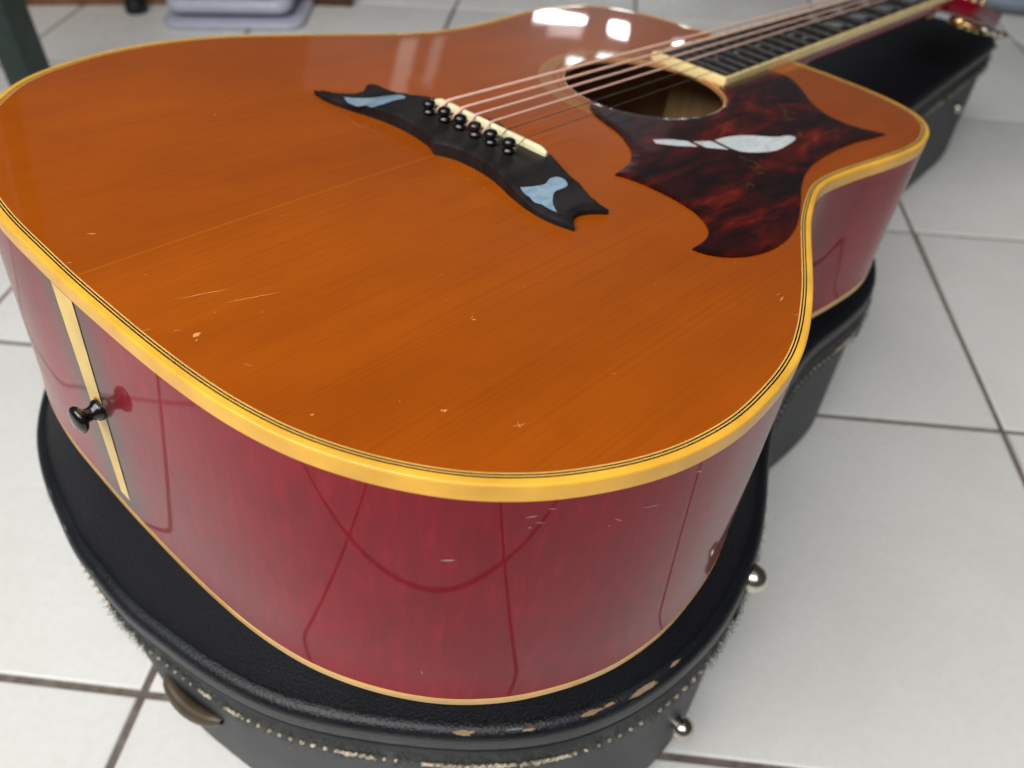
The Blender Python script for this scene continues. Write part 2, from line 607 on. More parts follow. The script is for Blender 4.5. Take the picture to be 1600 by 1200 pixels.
R_ = [(518, -18), (518, -37), (516.5, -60), (513.5, -85), (508, -108), (497, -130), (480, -143.5), (458, -150.5), (435, -152), (403, -148),
      (380, -143.8), (355, -140.3), (342, -139.6), (327, -141.8), (299, -152), (279.5, -161.3), (261, -171), (236, -184),
      (215, -193.6), (203.5, -198.2), (190, -202.8), (179, -205.3), (165, -207.4), (141, -208.8), (125, -207.6), (107.7, -204.2),
      (92, -198.6), (80, -192.6), (65, -183.4), (49, -169.4), (37.3, -154.8), (27.5, -138.5), (20, -121.5), (15.5, -106),
      (12.3, -90), (10, -70), (8.5, -47), (7.7, -22), (7.3, 0)]
L_ = [(7.6, 25), (8.2, 52), (10, 72), (13, 91), (18, 110), (25, 131), (38, 154), (56, 175), (68, 186.5), (83, 196), (101, 203),
      (122, 208.8), (141, 211), (161, 210.8), (180, 208.2), (199, 203.4), (217, 196.3), (244, 184), (270, 171.3), (300, 157),
      (327, 148.2), (345, 146), (363, 146), (400, 149.3), (422, 151.3), (445, 151), (470, 146), (488, 137), (502, 122), (510, 103),
      (514.5, 82), (517, 55), (518, 25), (518, 0)]
OUT = resample(catmull(R_ + L_, 6), 520)
OUT = smooth_closed(OUT, 6)
OUT = resample(OUT, 520)
NRM = normals(OUT)
RIM = OUT - NRM * 5.2           # where the wood of the top begins
HC, HR = (368.0, 0.0), 50.8
hole_loop = np.array([(HC[0] + HR * math.cos(a), HC[1] + HR * math.sin(a)) for a in np.linspace(0, 2 * math.pi, 97)[:-1]])

def dome_e(e):
    t = min(max(e, 0) / 110.0, 1)
    return 1.3 * (1 - (1 - t) ** 2)
def topz(x, y):
    return dome_e(float(seg_dist(np.array([[x, y]]), RIM)[0]))
def topz_many(P):
    e = seg_dist(P, RIM)
    return np.array([dome_e(a) for a in e])

# soundboard
V, F = cdt_fill(RIM, [hole_loop], 9.0, 4.0)
zz = topz_many(V)
verts = [(x, y, z) for (x, y), z in zip(V, zz)]
hz = topz_many(hole_loop)
o = len(verts)
verts += [(x, y, z) for (x, y), z in zip(hole_loop, hz)]
verts += [(x, y, z - 3) for (x, y), z in zip(hole_loop, hz)]
n = len(hole_loop)
F = list(F) + [(o + i, o + (i + 1) % n, o + n + (i + 1) % n, o + n + i) for i in range(n)]
# underside of the soundboard
V2, F2 = cdt_fill(RIM, [hole_loop], 30.0, 8.0)
o = len(verts)
verts += [(x, y, z - 3) for (x, y), z in zip(V2, topz_many(V2))]
F += [tuple(o + k for k in f) for f in F2]
top = mesh_obj('soundboard', verts, F, m_top, G, angle=50)
# binding, purfling
sweep_closed('top_binding', OUT, [(2.95, -2.5), (2.95, 0), (1.1, 0), (.55, -.10), (.2, -.38), (.03, -.9), (0, -1.6), (0, -7.0), (2.6, -7.0)], m_bind, G, angle=70)
for nm, a, b, mm in (('black_purfling', 2.95, 3.55, m_black_line), ('cream_purfling', 3.55, 4.05, m_bind_in), ('black_purfling', 4.05, 4.65, m_black_line), ('cream_purfling', 4.65, 5.2, m_bind_in)):
    sweep_closed(nm, OUT, [(a, -1.5), (a, .02), (b, .02), (b, -1.5)], mm, G, angle=40)

def backz(x):
    u = x / 514.0
    D = 125.4 * (1 - u) * (1 - 2 * u) + 4 * 117 * u * (1 - u) + 93.2 * u * (2 * u - 1)
    return -D
# ribs (side) : outer wall + inner wall
n = len(OUT)
rows = 25
def ring_wall(name, ins, ztop, zbot_off, m, rows, parent, skip=None):
    Q = OUT - NRM * ins
    V, F = [], []
    for k in range(rows + 1):
        t = k / rows if rows < 10 else (.80 * k / 5 if k <= 5 else .80 + .20 * (k - 5) / (rows - 5))
        fl = .55 * max(0.0, (t - .84) / .16) ** 2.4 if rows >= 10 else 0.0
        for i in range(n):
            zb = backz(Q[i, 0]) + zbot_off
            V.append((Q[i, 0] + NRM[i, 0] * fl, Q[i, 1] + NRM[i, 1] * fl, ztop + (zb - ztop) * t))
    for k in range(rows):
        for i in range(n):
            F.append((k * n + i, k * n + (i + 1) % n, (k + 1) * n + (i + 1) % n, (k + 1) * n + i))
    return mesh_obj(name, V, F, m, parent)
ring_wall('rib', .12, -7.0, 5.2, m_red, rows, G)
ring_wall('inner_lining', 3.2, -3.0, 3.0, m_inner, 3, G)
# back binding
V, F = [], []
prof = [(2.6, 5.2), (-.45, 5.2), (-.45, 1.0), (.4, .3), (1.2, 0), (3.0, 0)]
for d, z in prof:
    Q = OUT - NRM * d
    V += [(Q[i, 0], Q[i, 1], backz(Q[i, 0]) + z) for i in range(n)]
for k in range(len(prof) - 1):
    F += [(k * n + i, k * n + (i + 1) % n, (k + 1) * n + (i + 1) % n, (k + 1) * n + i) for i in range(n)]
mesh_obj('back_binding', V, F, m_bind, G, angle=60)
bl = OUT - NRM * 3.0
V, F = cdt_fill(bl, (), 40, 15)
verts = [(x, y, backz(x)) for x, y in V] + [(x, y, backz(x) + 3) for x, y in V]
F = list(F) + [tuple(len(V) + k for k in f) for f in F]
bk = mesh_obj('back_plate', verts, F, m_inner, G)

# tail strip let into the rib
V, F = [], []
zs = np.linspace(-7.02, backz(8) + 5.1, 24)
for z in zs:
    t = (z + 7) / (backz(8) + 12)
    w_ = 8.4 - 4.6 * t
    yc = 4.6 - 4.9 * t
    jit = .25 * noise.noise(Vector((z * .15, 3, 0)))
    for y in (yc - w_ + jit, yc - w_ * .3, yc + w_ * .3, yc + w_ - jit):
        # x on the outline at this y
        k = np.argmin(np.abs(OUT[:, 1] - y) + (OUT[:, 0] > 100) * 1e3)
        V.append((OUT[k, 0] - .10, y, z))
for i in range(23):
    for k in range(3):
        F.append((i * 4 + k, i * 4 + k + 1, i * 4 + 5 + k, i * 4 + 4 + k))
strip = mesh_obj('tail_strip', V, F, m_strip, G)
strip['label'] = 'yellow tapered strip down the tail'
V, F = [], []
for side in (-1, 1):
    o = len(V)
    for i, z in enumerate(zs):
        t = (z + 7) / (backz(8) + 12)
        w_ = 8.4 - 4.6 * t
        yc = 4.6 - 4.9 * t
        jit = .25 * noise.noise(Vector((z * .15, 3, 0)))
        e0 = yc + side * w_ - side * jit
        ww = .16 + .55 * noise.noise(Vector((z * .12, side * 4, 5)))
        V.append((7.3 - .18, e0, z))
        V.append((7.3 - .16, e0 + side * max(ww, .03), z))
    for i in range(23):
        F.append((o + 2 * i, o + 2 * i + 1, o + 2 * i + 3, o + 2 * i + 2))
V = [(x + (y * y) * .0008 + .05, y, z) for x, y, z in V]
crack = mesh_obj('seam_crack', V, F, m_groove, G)
# strap button
mt = Matrix.Translation((7.2, -1.2, -61)) @ Matrix.Rotation(math.radians(-90), 4, 'Y') @ Matrix.Rotation(math.radians(4), 4, 'X')
lathe('strap_button', [(0, -1), (4.6, -1), (4.7, 1.2), (4.3, 2.4), (3.3, 3.2), (2.9, 4.6), (3.0, 6.2), (4.0, 7.2), (5.3, 7.9), (5.9, 8.9), (5.8, 10), (4.9, 10.9), (2.8, 11.5), (0, 11.7)], m_pin, G, 40, mt)
lathe('felt_washer', [(0, -.6), (5.4, -.6), (5.4, -.1), (4, .1), (0, .1)], plastic('orange_washer', (.55, .22, .03), .6, 0), G, 30, mt)

# rosette rings round the hole
def flat_ring(name, r0, r1, m, off=.06):
    V, F = [], []
    K = 128
    A = np.linspace(0, 2 * math.pi, K, endpoint=False)
    for r in (r0, r1):
        P = np.c_[HC[0] + r * np.cos(A), HC[1] + r * np.sin(A)]
        z = topz_many(P)
        V += [(P[i, 0], P[i, 1], z[i] + off) for i in range(K)]
    F = [(i, (i + 1) % K, K + (i + 1) % K, K + i) for i in range(K)]
    return mesh_obj(name, V, F, m, G)
m_ros_a = mat('rosette_olive', (.27, .105, .008), .3, coat=1.0)
m_ros_b = mat('rosette_gold', (.50, .20, .03), .3, coat=1.0)
for r0, r1, mm in ((54.2, 55.0, m_ros_b), (55.0, 55.8, m_ros_a), (58.6, 59.3, m_ros_b), (59.3, 61.4, m_ros_a), (61.4, 62.0, m_ros_b), (62.0, 64.2, m_ros_a), (64.2, 64.9, m_ros_b), (64.9, 66.3, m_ros_a), (66.3, 67.0, m_ros_b)):
    flat_ring('rosette_ring', r0, r1, mm)
# binding ring at the lip of the hole
V, F = [], []
A = np.linspace(0, 2 * math.pi, 96, endpoint=False)
pr = [(51.6, .10), (51.0, .16), (50.7, .02), (50.6, -.5), (50.6, -2.9)]
for r, z in pr:
    P = np.c_[HC[0] + r * np.cos(A), HC[1] + r * np.sin(A)]
    tz = topz_many(P)
    V += [(P[i, 0], P[i, 1], tz[i] + z) for i in range(96)]
for k in range(len(pr) - 1):
    F += [(k * 96 + i, k * 96 + (i + 1) % 96, (k + 1) * 96 + (i + 1) % 96, (k + 1) * 96 + i) for i in range(96)]
mesh_obj('soundhole_edge', V, F, plastic('hole_edge_wood', (.55, .27, .10), .35, .8), G, angle=60)
# braces seen through the hole
box('brace', (330, 60, -7), (120, 8, 9), m_inner, G, 1, Matrix.Rotation(.7, 4, 'Z'))
lbl = box('paper_label', (352, 6, backz(352) + 3.25), (86, 58, .2), plastic('aged_label_paper', (.40, .34, .22), .8, 0), G)
box('neck_block', (492, 0, -48), (46, 80, 86), m_inner, G, 1)

# ---- pickguard
def spline_with_corners(segs, per=6):
    """segs: list of point lists; each list is a smooth run, lists join at corners"""
    out = []
    for s in segs:
        c = catmull(s, per, closed=False)
        out.append(c[:-1])
    return np.vstack(out)
arc = [(HC[0] + 52.4 * math.cos(a), HC[1] + 52.4 * math.sin(a)) for a in np.radians(np.linspace(-33, -181, 28))]
pg = spline_with_corners([
    arc + [(314.8, 1.0)],
    [(314.8, 1.0), (307, -4.5), (301, -13), (296.5, -24), (293, -34), (288.5, -42.5), (280, -53.5), (271, -61), (262, -65.4), (247.7, -68)],
    [(247.7, -68), (250.6, -77.6), (251.6, -91.4), (250.7, -105), (247.6, -117), (241.6, -126.0), (235.3, -131), (228, -133.4), (217.3, -134)],
    [(217.3, -134), (219.4, -140.4), (225, -147.2), (233.8, -152.6), (245, -155.9), (258, -156.8), (272, -154.9), (286, -150.5), (303, -143), (318, -135.6), (329.3, -130.8), (343, -126.4), (361, -123.6), (385, -123.2), (407, -125), (424, -128.6), (438, -131)],
    [(438, -131), (434.5, -124), (430.8, -115), (430.2, -104), (434.2, -91), (445, -77), (461.5, -62), (473, -50), (478.5, -40), (476.9, -28.4)],
    [(476.9, -28.4), (455, -29.2), (430, -29.6), (416.5, -29.4), (411.9, -28.6)],
])
# drop near-duplicate points
def dedupe(P, tol=.25):
    out = [P[0]]
    for q in P[1:]:
        if np.hypot(*(q - out[-1])) > tol:
            out.append(q)
    if np.hypot(*(out[0] - out[-1])) < tol:
        out.pop()
    return np.array(out)
pg = dedupe(pg)
def cut_at(P):
    return P
def pg_z(x, y, e):
    t = min(e / .8, 1)
    return TZ(x, y) + .95 + .28 * math.sqrt(max(0, 1 - (1 - t) ** 2))
# fast height lookup on a coarse grid
gx = np.arange(-10, 540, 6.0)
gy = np.arange(-225, 226, 6.0)
GX, GY = np.meshgrid(gx, gy)
GZ = topz_many(np.c_[GX.ravel(), GY.ravel()])
GZ[~inside(np.c_[GX.ravel(), GY.ravel()], RIM)] = 0
GZ = GZ.reshape(GX.shape)
def TZ(x, y):
    fx = (x - gx[0]) / 6.0
    fy = (y - gy[0]) / 6.0
    i = int(min(max(fx, 0), len(gx) - 2))
    j = int(min(max(fy, 0), len(gy) - 2))
    a, b = fx - i, fy - j
    return float((GZ[j, i] * (1 - a) + GZ[j, i + 1] * a) * (1 - b) + (GZ[j + 1, i] * (1 - a) + GZ[j + 1, i + 1] * a) * b)
pgo = relief('pickguard', pg, pg_z, m_tort, G, z0=lambda x, y: TZ(x, y) - .3, grid=3.0, angle=40)
pgo['label'] = 'dark red tortoiseshell pickguard with a white bird inlay'
def inlay(name, segs, m, off, parent, zf=None):
    P = dedupe(spline_with_corners(segs, 5), .15)
    zf = zf or (lambda x, y, e: TZ(x, y) + 1.23 + off)
    return relief(name, P, lambda x, y, e: zf(x, y, e), m, parent, z0=lambda x, y: zf(x, y, 0) - .5, grid=4.0)
def slim(segs, c=(350, -89), k=.86):
    """narrow an inlay across its long axis"""
    d = np.array((.87, -.49))
    n_ = np.array((.49, .87))
    out = []
    for sg in segs:
        out.append([tuple(np.array(c) + d * ((np.array(p) - c) @ d) + n_ * ((np.array(p) - c) @ n_) * k) for p in sg])
    return out
inlay('bird_inlay', slim([[(331, -74.5), (340.8, -75.6), (350, -78.4), (358.1, -83.6), (364.5, -89.6), (370, -93.4), (376.5, -95.6), (379, -98), (378.4, -100.6)],
                     [(378.4, -100.6), (374.5, -102.4), (369.3, -103.4), (362.5, -104.2), (354.2, -105), (346.1, -104.0), (337.5, -100.2), (330.6, -94.6), (329, -88.9), (330, -81.9)], [(330, -81.9), (331, -74.5)]]), m_pearl, .05, pgo)
inlay('tail_inlay', [[(299.7, -54.6), (308.5, -59.6), (315.4, -66.8)], [(315.4, -66.8), (314.6, -74.2)], [(314.6, -74.2), (305, -67.0), (297.2, -58.4)], [(297.2, -58.4), (299.7, -54.6)]], m_pearl, .05, pgo)
inlay('tail_inlay', [[(318.0, -69.0), (328.0, -74.6)], [(328.0, -74.6), (327.0, -86.6)], [(327.0, -86.6), (317.6, -77.6)], [(317.6, -77.6), (318.0, -69.0)]], m_pearl, .05, pgo)
VINES = [[[420.2, -67.0], [412.4, -75.2], [402.9, -81.9], [400.5, -88.7]],
         [[397.7, -80.7], [400.0, -84.2], [406.5, -86.3]],
         [[413.6, -73.8], [412.2, -79.4], [415.2, -84.2]],
         [[390.7, -94.5], [388.2, -98.8], [380.3, -101.4], [378.7, -98.5]],
         [[398.1, -105.2], [401.0, -108.3], [411.0, -109.6], [410.2, -112.2]],
         [[321.2, -98.5], [325.0, -102.7], [322.8, -109.7], [325.2, -115.3]],
         [[318.7, -103.5], [318.1, -108.1], [324.4, -107.4]],
         [[325.0, -94.1], [324.3, -98.8]],
         [[294.7, -116.0], [299.2, -116.1], [297.7, -119.7]],
         [[312.6, -112.6], [318.6, -113.4]]]
m_vine = mat('engraved_gold_line', (.075, .045, .010), .4, coat=1.0)
V, F = [], []
for st_ in VINES:
    P = catmull(st_, 5, closed=False)
    o = len(V)
    for i, q in enumerate(P):
        t_ = P[min(i + 1, len(P) - 1)] - P[max(i - 1, 0)]
        t_ = t_ / (np.hypot(*t_) + 1e-9)
        w_ = .42 * math.sin(math.pi * (i + .5) / len(P)) + .08
        for sg in (-1, 1):
            V.append((q[0] - t_[1] * w_ * sg, q[1] + t_[0] * w_ * sg, TZ(*q) + 1.27))
    F += [(o + 2 * i, o + 2 * i + 1, o + 2 * i + 3, o + 2 * i + 2) for i in range(len(P) - 1)]
vn = mesh_obj('engraved_vines', V, F, m_vine, pgo, smooth=False)
vn['kind'] = 'stuff'

# ---- bridge
br = spline_with_corners([
    [(188.2, 0), (191.6, -6), (193.6, -15), (193.4, -29), (190.8, -41.6), (186.6, -54), (183.6, -68), (183.4, -80), (186.2, -92)],
    [(186.2, -92), (191.5, -86.6), (197.5, -84.4), (204, -86), (211.6, -91.4)],
    [(211.6, -91.4), (213.3, -82), (216.2, -75)],
    [(216.2, -75), (219.4, -68), (221.5, -58), (225.8, -46), (229, -36), (230.4, -25), (231, -14), (233.6, 0)],
    [(233.6, 0), (231, 14), (230.8, 25), (229.4, 36), (226.2, 47), (222.4, 57), (220.6, 66), (219.6, 74), (219.4, 80), (217.6, 84.5), (215, 84.6)],
    [(215, 84.6), (208.5, 79), (202, 76.8), (195.5, 80), (190.5, 86), (186, 93.5)],
    [(186, 93.5), (184.8, 84), (186, 74), (189, 62.3), (192.5, 50.5), (194.6, 36.9), (194.6, 22), (192.4, 9), (188.2, 0)],
], 6)
br = dedupe(br, .3)
def br_h(y):
    t = min(max((abs(y + 1) - 38) / 38, 0), 1)
    return 7.6 - 3.6 * (3 * t * t - 2 * t ** 3)
def br_z(x, y, e):
    t = min(e / 2.4, 1)
    return TZ(x, y) + br_h(y) - 1.5 * (1 - math.sqrt(max(0, 1 - (1 - t) ** 2)))
B = relief('bridge', br, br_z, m_ebony, G, z0=lambda x, y: TZ(x, y) - .3, grid=2.2, angle=60)
B['label'] = 'black moustache shaped bridge with pearl inlays tinted blue for the reflected sky'
bz = lambda x, y, e: TZ(x, y) + br_h(y) + .07
inlay('wing_inlay', [[(190.9, 73.9), (195.8, 68.4), (202.2, 63.6), (209.5, 61.2), (216.4, 58.4)], [(216.4, 58.4), (216.2, 54), (213.5, 50.8), (207.7, 51.6), (199.5, 50.4)], [(199.5, 50.4), (191.6, 51.0), (191.8, 55.8)],
                     [(191.8, 55.8), (187.6, 57.6), (187.4, 62.0)], [(187.4, 62.0), (188.0, 67), (190.9, 73.9)]], m_pearl_sky, 0, B, bz)
inlay('wing_inlay', [[(188.6, -56.9), (195.3, -59.4), (201.8, -60.6), (207.5, -58.6), (212.4, -59.6), (213.4, -63.2), (210.8, -66.8), (206, -67.3)], [(206, -67.3), (200.5, -67.6), (195.4, -71), (191.2, -75), (187.4, -80.4)],
                     [(187.4, -80.4), (187, -76), (187.2, -71.5)], [(187.2, -71.5), (185.6, -68.4), (187, -63.9)], [(187, -63.9), (187.2, -60), (188.6, -56.9)]], m_pearl_sky, 0, B, bz)
# saddle, rounded bar
V, F = [], []
sec = [(-1.6, 0), (-1.6, 2.9), (-1.1, 3.6), (0, 3.9), (1.1, 3.6), (1.6, 2.9), (1.6, 0)]
ys = np.linspace(35.6, -43.6, 34)
for i, y in enumerate(ys):
    e = min(i, 33 - i)
    k = [.55, .85, .96, 1][min(e, 3)]
    for a, b in sec:
        V.append((221.8 - .6 * (y < 0) * 0 + a * k, y, TZ(221, y) + 7.3 + b * (k if e < 2 else 1)))
for i in range(33):
    for k in range(6):
        F.append((i * 7 + k, i * 7 + k + 1, (i + 1) * 7 + k + 1, (i + 1) * 7 + k))
F += [tuple(range(7)), tuple(33 * 7 + k for k in range(7))]
mesh_obj('saddle', V, F, m_bone, B, angle=60)
# pins and strings
pins_y = [25.5, 13.8, 2.8, -8.2, -19.2, -31.0]
str_y = [25.4, 14.6, 4.6, -6.1, -17.0, -29.0]
str_r = [.92, .78, .64, .54, .26, .20]
nut_y = [18.5, 11.1, 3.7, -3.7, -11.1, -18.5]
for k in range(6):
    y = pins_y[k]
    zt = TZ(208, y) + 7.5
    tilt = Matrix.Rotation(math.radians(random.uniform(-3, 3)), 4, 'X') @ Matrix.Rotation(math.radians(random.uniform(-7, -2)), 4, 'Y')
    mt = Matrix.Translation((208, y, zt)) @ tilt
    lathe('bridge_pin', [(0, -3), (2.4, -3), (2.4, .8), (3.2, 1.2), (3.45, 1.9), (3.2, 2.6), (2.5, 3.0), (2.35, 3.7), (2.9, 4.2), (3.4, 5.2), (3.4, 6.2), (2.9, 7.2), (1.6, 7.9), (0, 8.1)], m_pin_brown if k == 3 else m_pin, B, 24, mt)
    ys_ = str_y[k]
    zs_ = TZ(221, ys_) + 7.3 + 3.9 + str_r[k]
    P0 = np.array((211.5, y * .97 + ys_ * .03 + .2, TZ(210, y) + 7.3))
    P1 = np.array((220.6, ys_, zs_ - .25))
    P2 = np.array((222.0, ys_, zs_))
    PN = np.array((868.0, nut_y[k], 11.2))
    path = [P0, P0 * .5 + P1 * .5 + (0, 0, .15), P1, P2]
    path += [P2 + (PN - P2) * t for t in np.linspace(0.02, 1, 26)]
    # beyond the nut to the tuner post
    side = 1 if k < 3 else -1
    q = (2 - k) if k < 3 else (k - 3)
    path.append(np.array((895 + q * 36 if True else 0, side * 20.0, 6.5 - (25 + q * 36) * .30)))
    s = tube('string', path, str_r[k], m_string_w if k < 4 else m_steel, G, 8)
    if k == 0:
        s['label'] = 'thickest bronze string'

# ---- neck, fretboard, frets
def fb_w(x):
    return 29.3 - (x - 417) * (29.3 - 21.5) / (868 - 417)
BZ = 7.0
V = []
xs = [419.6, 868]
X0, X1 = 419.6, 868
wb = 2.0
def slab(name, poly_fn, z0, z1, m, parent, bev=.4):
    pass
# ebony board, slightly cambered
V, F = [], []
xs = np.linspace(X0, X1, 30)
cs = np.linspace(-1, 1, 9)
for x in xs:
    hw = fb_w(x) - wb
    for c in cs:
        V.append((x, c * hw, BZ - .6 * c * c))
for i in range(29):
    for k in range(8):
        F.append((i * 9 + k, i * 9 + k + 1, (i + 1) * 9 + k + 1, (i + 1) * 9 + k))
board = mesh_obj('fretboard', V, F, m_ebony, G)
for s in (-1, 1):
    V, F = [], []
    for x in xs:
        hw = fb_w(x)
        for a, z in ((wb, -.5), (wb, BZ - .6), (.6, BZ - .6), (.15, BZ - .8), (0, BZ - 1.2), (0, .2)):
            V.append((x, s * (hw - a), z))
    for i in range(29):
        for k in range(5):
            F.append((i * 6 + k, i * 6 + k + 1, (i + 1) * 6 + k + 1, (i + 1) * 6 + k))
    mesh_obj('side_binding', V, F, m_ivory, board, angle=60)
V, F = [], []
for a, z in ((2.6, 0.0), (2.6, BZ - .45), (.5, BZ - .45), (0, BZ - .9), (0, .1)):
    for c in cs:
        V.append((417 + a, c * 29.3, z - (.15 * c * c if z > 1 else 0)))
for i in range(4):
    for k in range(8):
        F.append((i * 9 + k, i * 9 + k + 1, (i + 1) * 9 + k + 1, (i + 1) * 9 + k))
mesh_obj('end_binding', V, F, m_ivory, board, angle=60)
def fx(n):
    return 222 + 648 * 2 ** (-n / 12)
for nf in range(1, 21):
    x = fx(nf)
    hw = fb_w(x) - .6
    pts = [(x, c * hw, BZ - .6 * c * c + .1) for c in np.linspace(-1, 1, 11)]
    tube('fret', pts, [.3] + [.6] * 9 + [.3], m_fret, board, 8)
for nf in (1, 3, 5, 7, 9, 12, 15, 17, 19):
    x0, x1 = fx(nf) + 3.0, fx(nf - 1) - 3.0
    if nf >= 15:
        x0, x1 = fx(nf) + 4.0, fx(nf - 1) - 4.0
    for s in (-1, 1):
        y0, y1 = s * 3.0, s * 15.0
        k = (x1 - x0) * .35
        P = np.array([(x0, y0), (x0 + k, y1), (x1, y1), (x1 - k, y0)])
        z = BZ + .03
        V = [(p[0], p[1], z - .6 * (p[1] / 24) ** 2) for p in P]
        mesh_obj('pearl_marker', V, [(0, 1, 2, 3)], m_pearl_grey, board, smooth=False)
# neck shaft with heel
V, F = [], []
xs2 = np.r_[np.linspace(517, 560, 12), np.linspace(575, 868, 14)]
A = np.linspace(0, math.pi, 17)
for x in xs2:
    hw = fb_w(x)
    dep = 17 + max(0, 1 - (x - 517) / 48) ** 2.2 * 70
    for a in A:
        V.append((x, hw * math.cos(a), .2 - dep * math.sin(a) ** .8))
for i in range(len(xs2) - 1):
    for k in range(16):
        F.append((i * 17 + k, i * 17 + k + 1, (i + 1) * 17 + k + 1, (i + 1) * 17 + k))
mesh_obj('neck', V, F, m_red, G)
# nut
box('nut', (870.5, 0, 4.5), (5, 43, 11), m_bone, G, .8)
# headstock
HS = Matrix.Translation((873, 0, 3)) @ Matrix.Rotation(math.radians(12), 4, 'Y')
hl = spline_with_corners([[(0, -21.5), (14, -28), (32, -38), (60, -40), (120, -38.5), (165, -37), (178, -30)],
                          [(178, -30), (184, -18), (179, -8), (186, 0)], [(186, 0), (179, 8), (184, 18), (178, 30)],
                          [(178, 30), (165, 37), (120, 38.5), (60, 40), (32, 38), (14, 28), (0, 21.5)], [(0, 21.5), (0, -21.5)]], 6)
hl = dedupe(hl, .5)
V, F = [], []
nh = len(hl)
nn = normals(hl)
for d, z in ((3, 0), (.6, 0), (0, -.8), (0, -14.4), (.8, -15.2), (3, -15.2)):
    Q = hl - nn * d
    V += [tuple(HS @ Vector((q[0], q[1], z))) for q in Q]
for k in range(5):
    F += [(k * nh + i, k * nh + (i + 1) % nh, (k + 1) * nh + (i + 1) % nh, (k + 1) * nh + i) for i in range(nh)]
F += [tuple(range(nh)), tuple(5 * nh + i for i in range(nh))]
head = mesh_obj('headstock', V, F, m_red, G, angle=50)
V2, F2 = cdt_fill(hl - nn * 1.5)
mesh_obj('face_veneer', [tuple(HS @ Vector((x, y, .15))) for x, y in V2], F2, m_pin, head)
def tuner(px, s):
    root = lathe('tuner', [(0, 8), (2.6, 8), (3, 7.4), (2.4, 5), (3, 1), (5.2, .8), (5.2, 0), (0, 0)], m_gold, head, 20, HS @ Matrix.Translation((px, s * 24, .2)))
    h = box('tuner_housing', (0, 0, 0), (19, 15, 10), m_gold, root, 3.0, None)
    h.data.transform(Matrix.Scale(.001, 4) @ (HS @ Matrix.Translation((px, s * 27, -21))) @ Matrix.Scale(1000, 4))
    mtx = HS @ Matrix.Translation((px + 3, s * 34, -21)) @ Matrix.Rotation(math.radians(-90 * s), 4, 'X')
    lathe('tuner_shaft', [(0, 0), (2.4, 0), (2.0, 4), (2.0, 12), (3, 13), (0, 13)], m_gold, root, 14, mtx)
    mtx = HS @ Matrix.Translation((px + 3, s * 55, -21)) @ Matrix.Diagonal((9.5, 8, 4.2, 1))
    V, F = [], []
    for i in range(9):
        a = math.pi * i / 8
        for k in range(16):
            b = 2 * math.pi * k / 16
            r = math.sin(a) ** .7 if 0 < i < 8 else 0
            V.append(tuple(mtx @ Vector((r * math.cos(b), math.cos(a), r * math.sin(b)))))
    for i in range(8):
        for k in range(16):
            F.append((i * 16 + k, i * 16 + (k + 1) % 16, (i + 1) * 16 + (k + 1) % 16, (i + 1) * 16 + k))
    mesh_obj('tuner_button', V, F, m_chrome, root)
for s in (-1, 1):
    for px in (34, 72, 110):
        tuner(px, s)

# ---- scratches, dings
def scratch_mesh(name, items, m, parent, zf):
    V, F = [], []
    for kind, *a in items:
        if kind == 'line':
            x0, y0, x1, y1, w_ = a
            d = np.array((x1 - x0, y1 - y0), float)
            Ld = np.hypot(*d)
            d /= Ld
            nn_ = np.array((-d[1], d[0]))
            K = max(3, int(Ld / 1.2))
            o = len(V)
            for i in range(K + 1):
                t = i / K
                ww = w_ * .5 * (1 - abs(2 * t - 1) ** 3) * (.6 + .8 * abs(noise.noise(Vector((x0 + t * Ld, y0, 1)))))
                c = np.array((x0, y0)) + d * Ld * t + nn_ * .25 * noise.noise(Vector((t * Ld * .3, x0, y0)))
                for s in (-1, 1):
                    q = c + nn_ * ww * s
                    V.append((q[0], q[1], zf(*q)))
            for i in range(K):
                F.append((o + 2 * i, o + 2 * i + 1, o + 2 * i + 3, o + 2 * i + 2))
        else:
            x0, y0, r = a
            o = len(V)
            K = 11
            V.append((x0, y0, zf(x0, y0)))
            for i in range(K):
                q = 2 * math.pi * i / K
                rr = r * (.55 + .75 * abs(noise.noise(Vector((x0 + 3 * math.cos(q), y0 + 3 * math.sin(q), r)))) * 1.6)
                V.append((x0 + rr * math.cos(q) * 1.2, y0 + rr * math.sin(q) * .8, zf(x0, y0)))
            for i in range(K):
                F.append((o, o + 1 + i, o + 1 + (i + 1) % K))
    return mesh_obj(name, V, F, m, parent, smooth=False)
m_scr = plastic('bare_wood_scratch', (.66, .27, .085), .5, .3, .2)
items = [('line', 30.5, -34.7, 49.1, -40.8, .45), ('line', 42.4, -47, 62.1, -54.1, .42), ('line', 28, 24.9, 31.3, 22.4, .8), ('line', 13.5, 10, 15.1, 8.8, .5),
         ('dot', 25.6, -57.6, 1.5), ('dot', 24.4, -60, .5), ('line', 13.5, -44, 16.6, -45.1, .35), ('line', 21.2, -50.7, 23.4, -51.9, .4),
         ('dot', 105, -111, .7), ('line', 104, -110, 107, -109, .3), ('dot', 63.2, -139.9, .75), ('dot', 62.6, -139.2, .5),
         ('line', 74, -158.5, 78, -161, .3), ('line', 77.5, -158, 75.5, -161.6, .25), ('line', 75, -160.3, 79, -160.5, .25),
         ('line', 213.5, -179.6, 218, -178.8, 1.1), ('line', 208, -187.5, 213, -191, .3), ('line', 216, -176.5, 219, -176.8, .4), ('dot', 31, -114.4, .5), ('dot', 128, 97, .5), ('line', 29, -80, 31, -84, .3),
         ('line', 105.1, -195, 96, -197, .18), ('line', 122, -165, 120, -163, .2)]
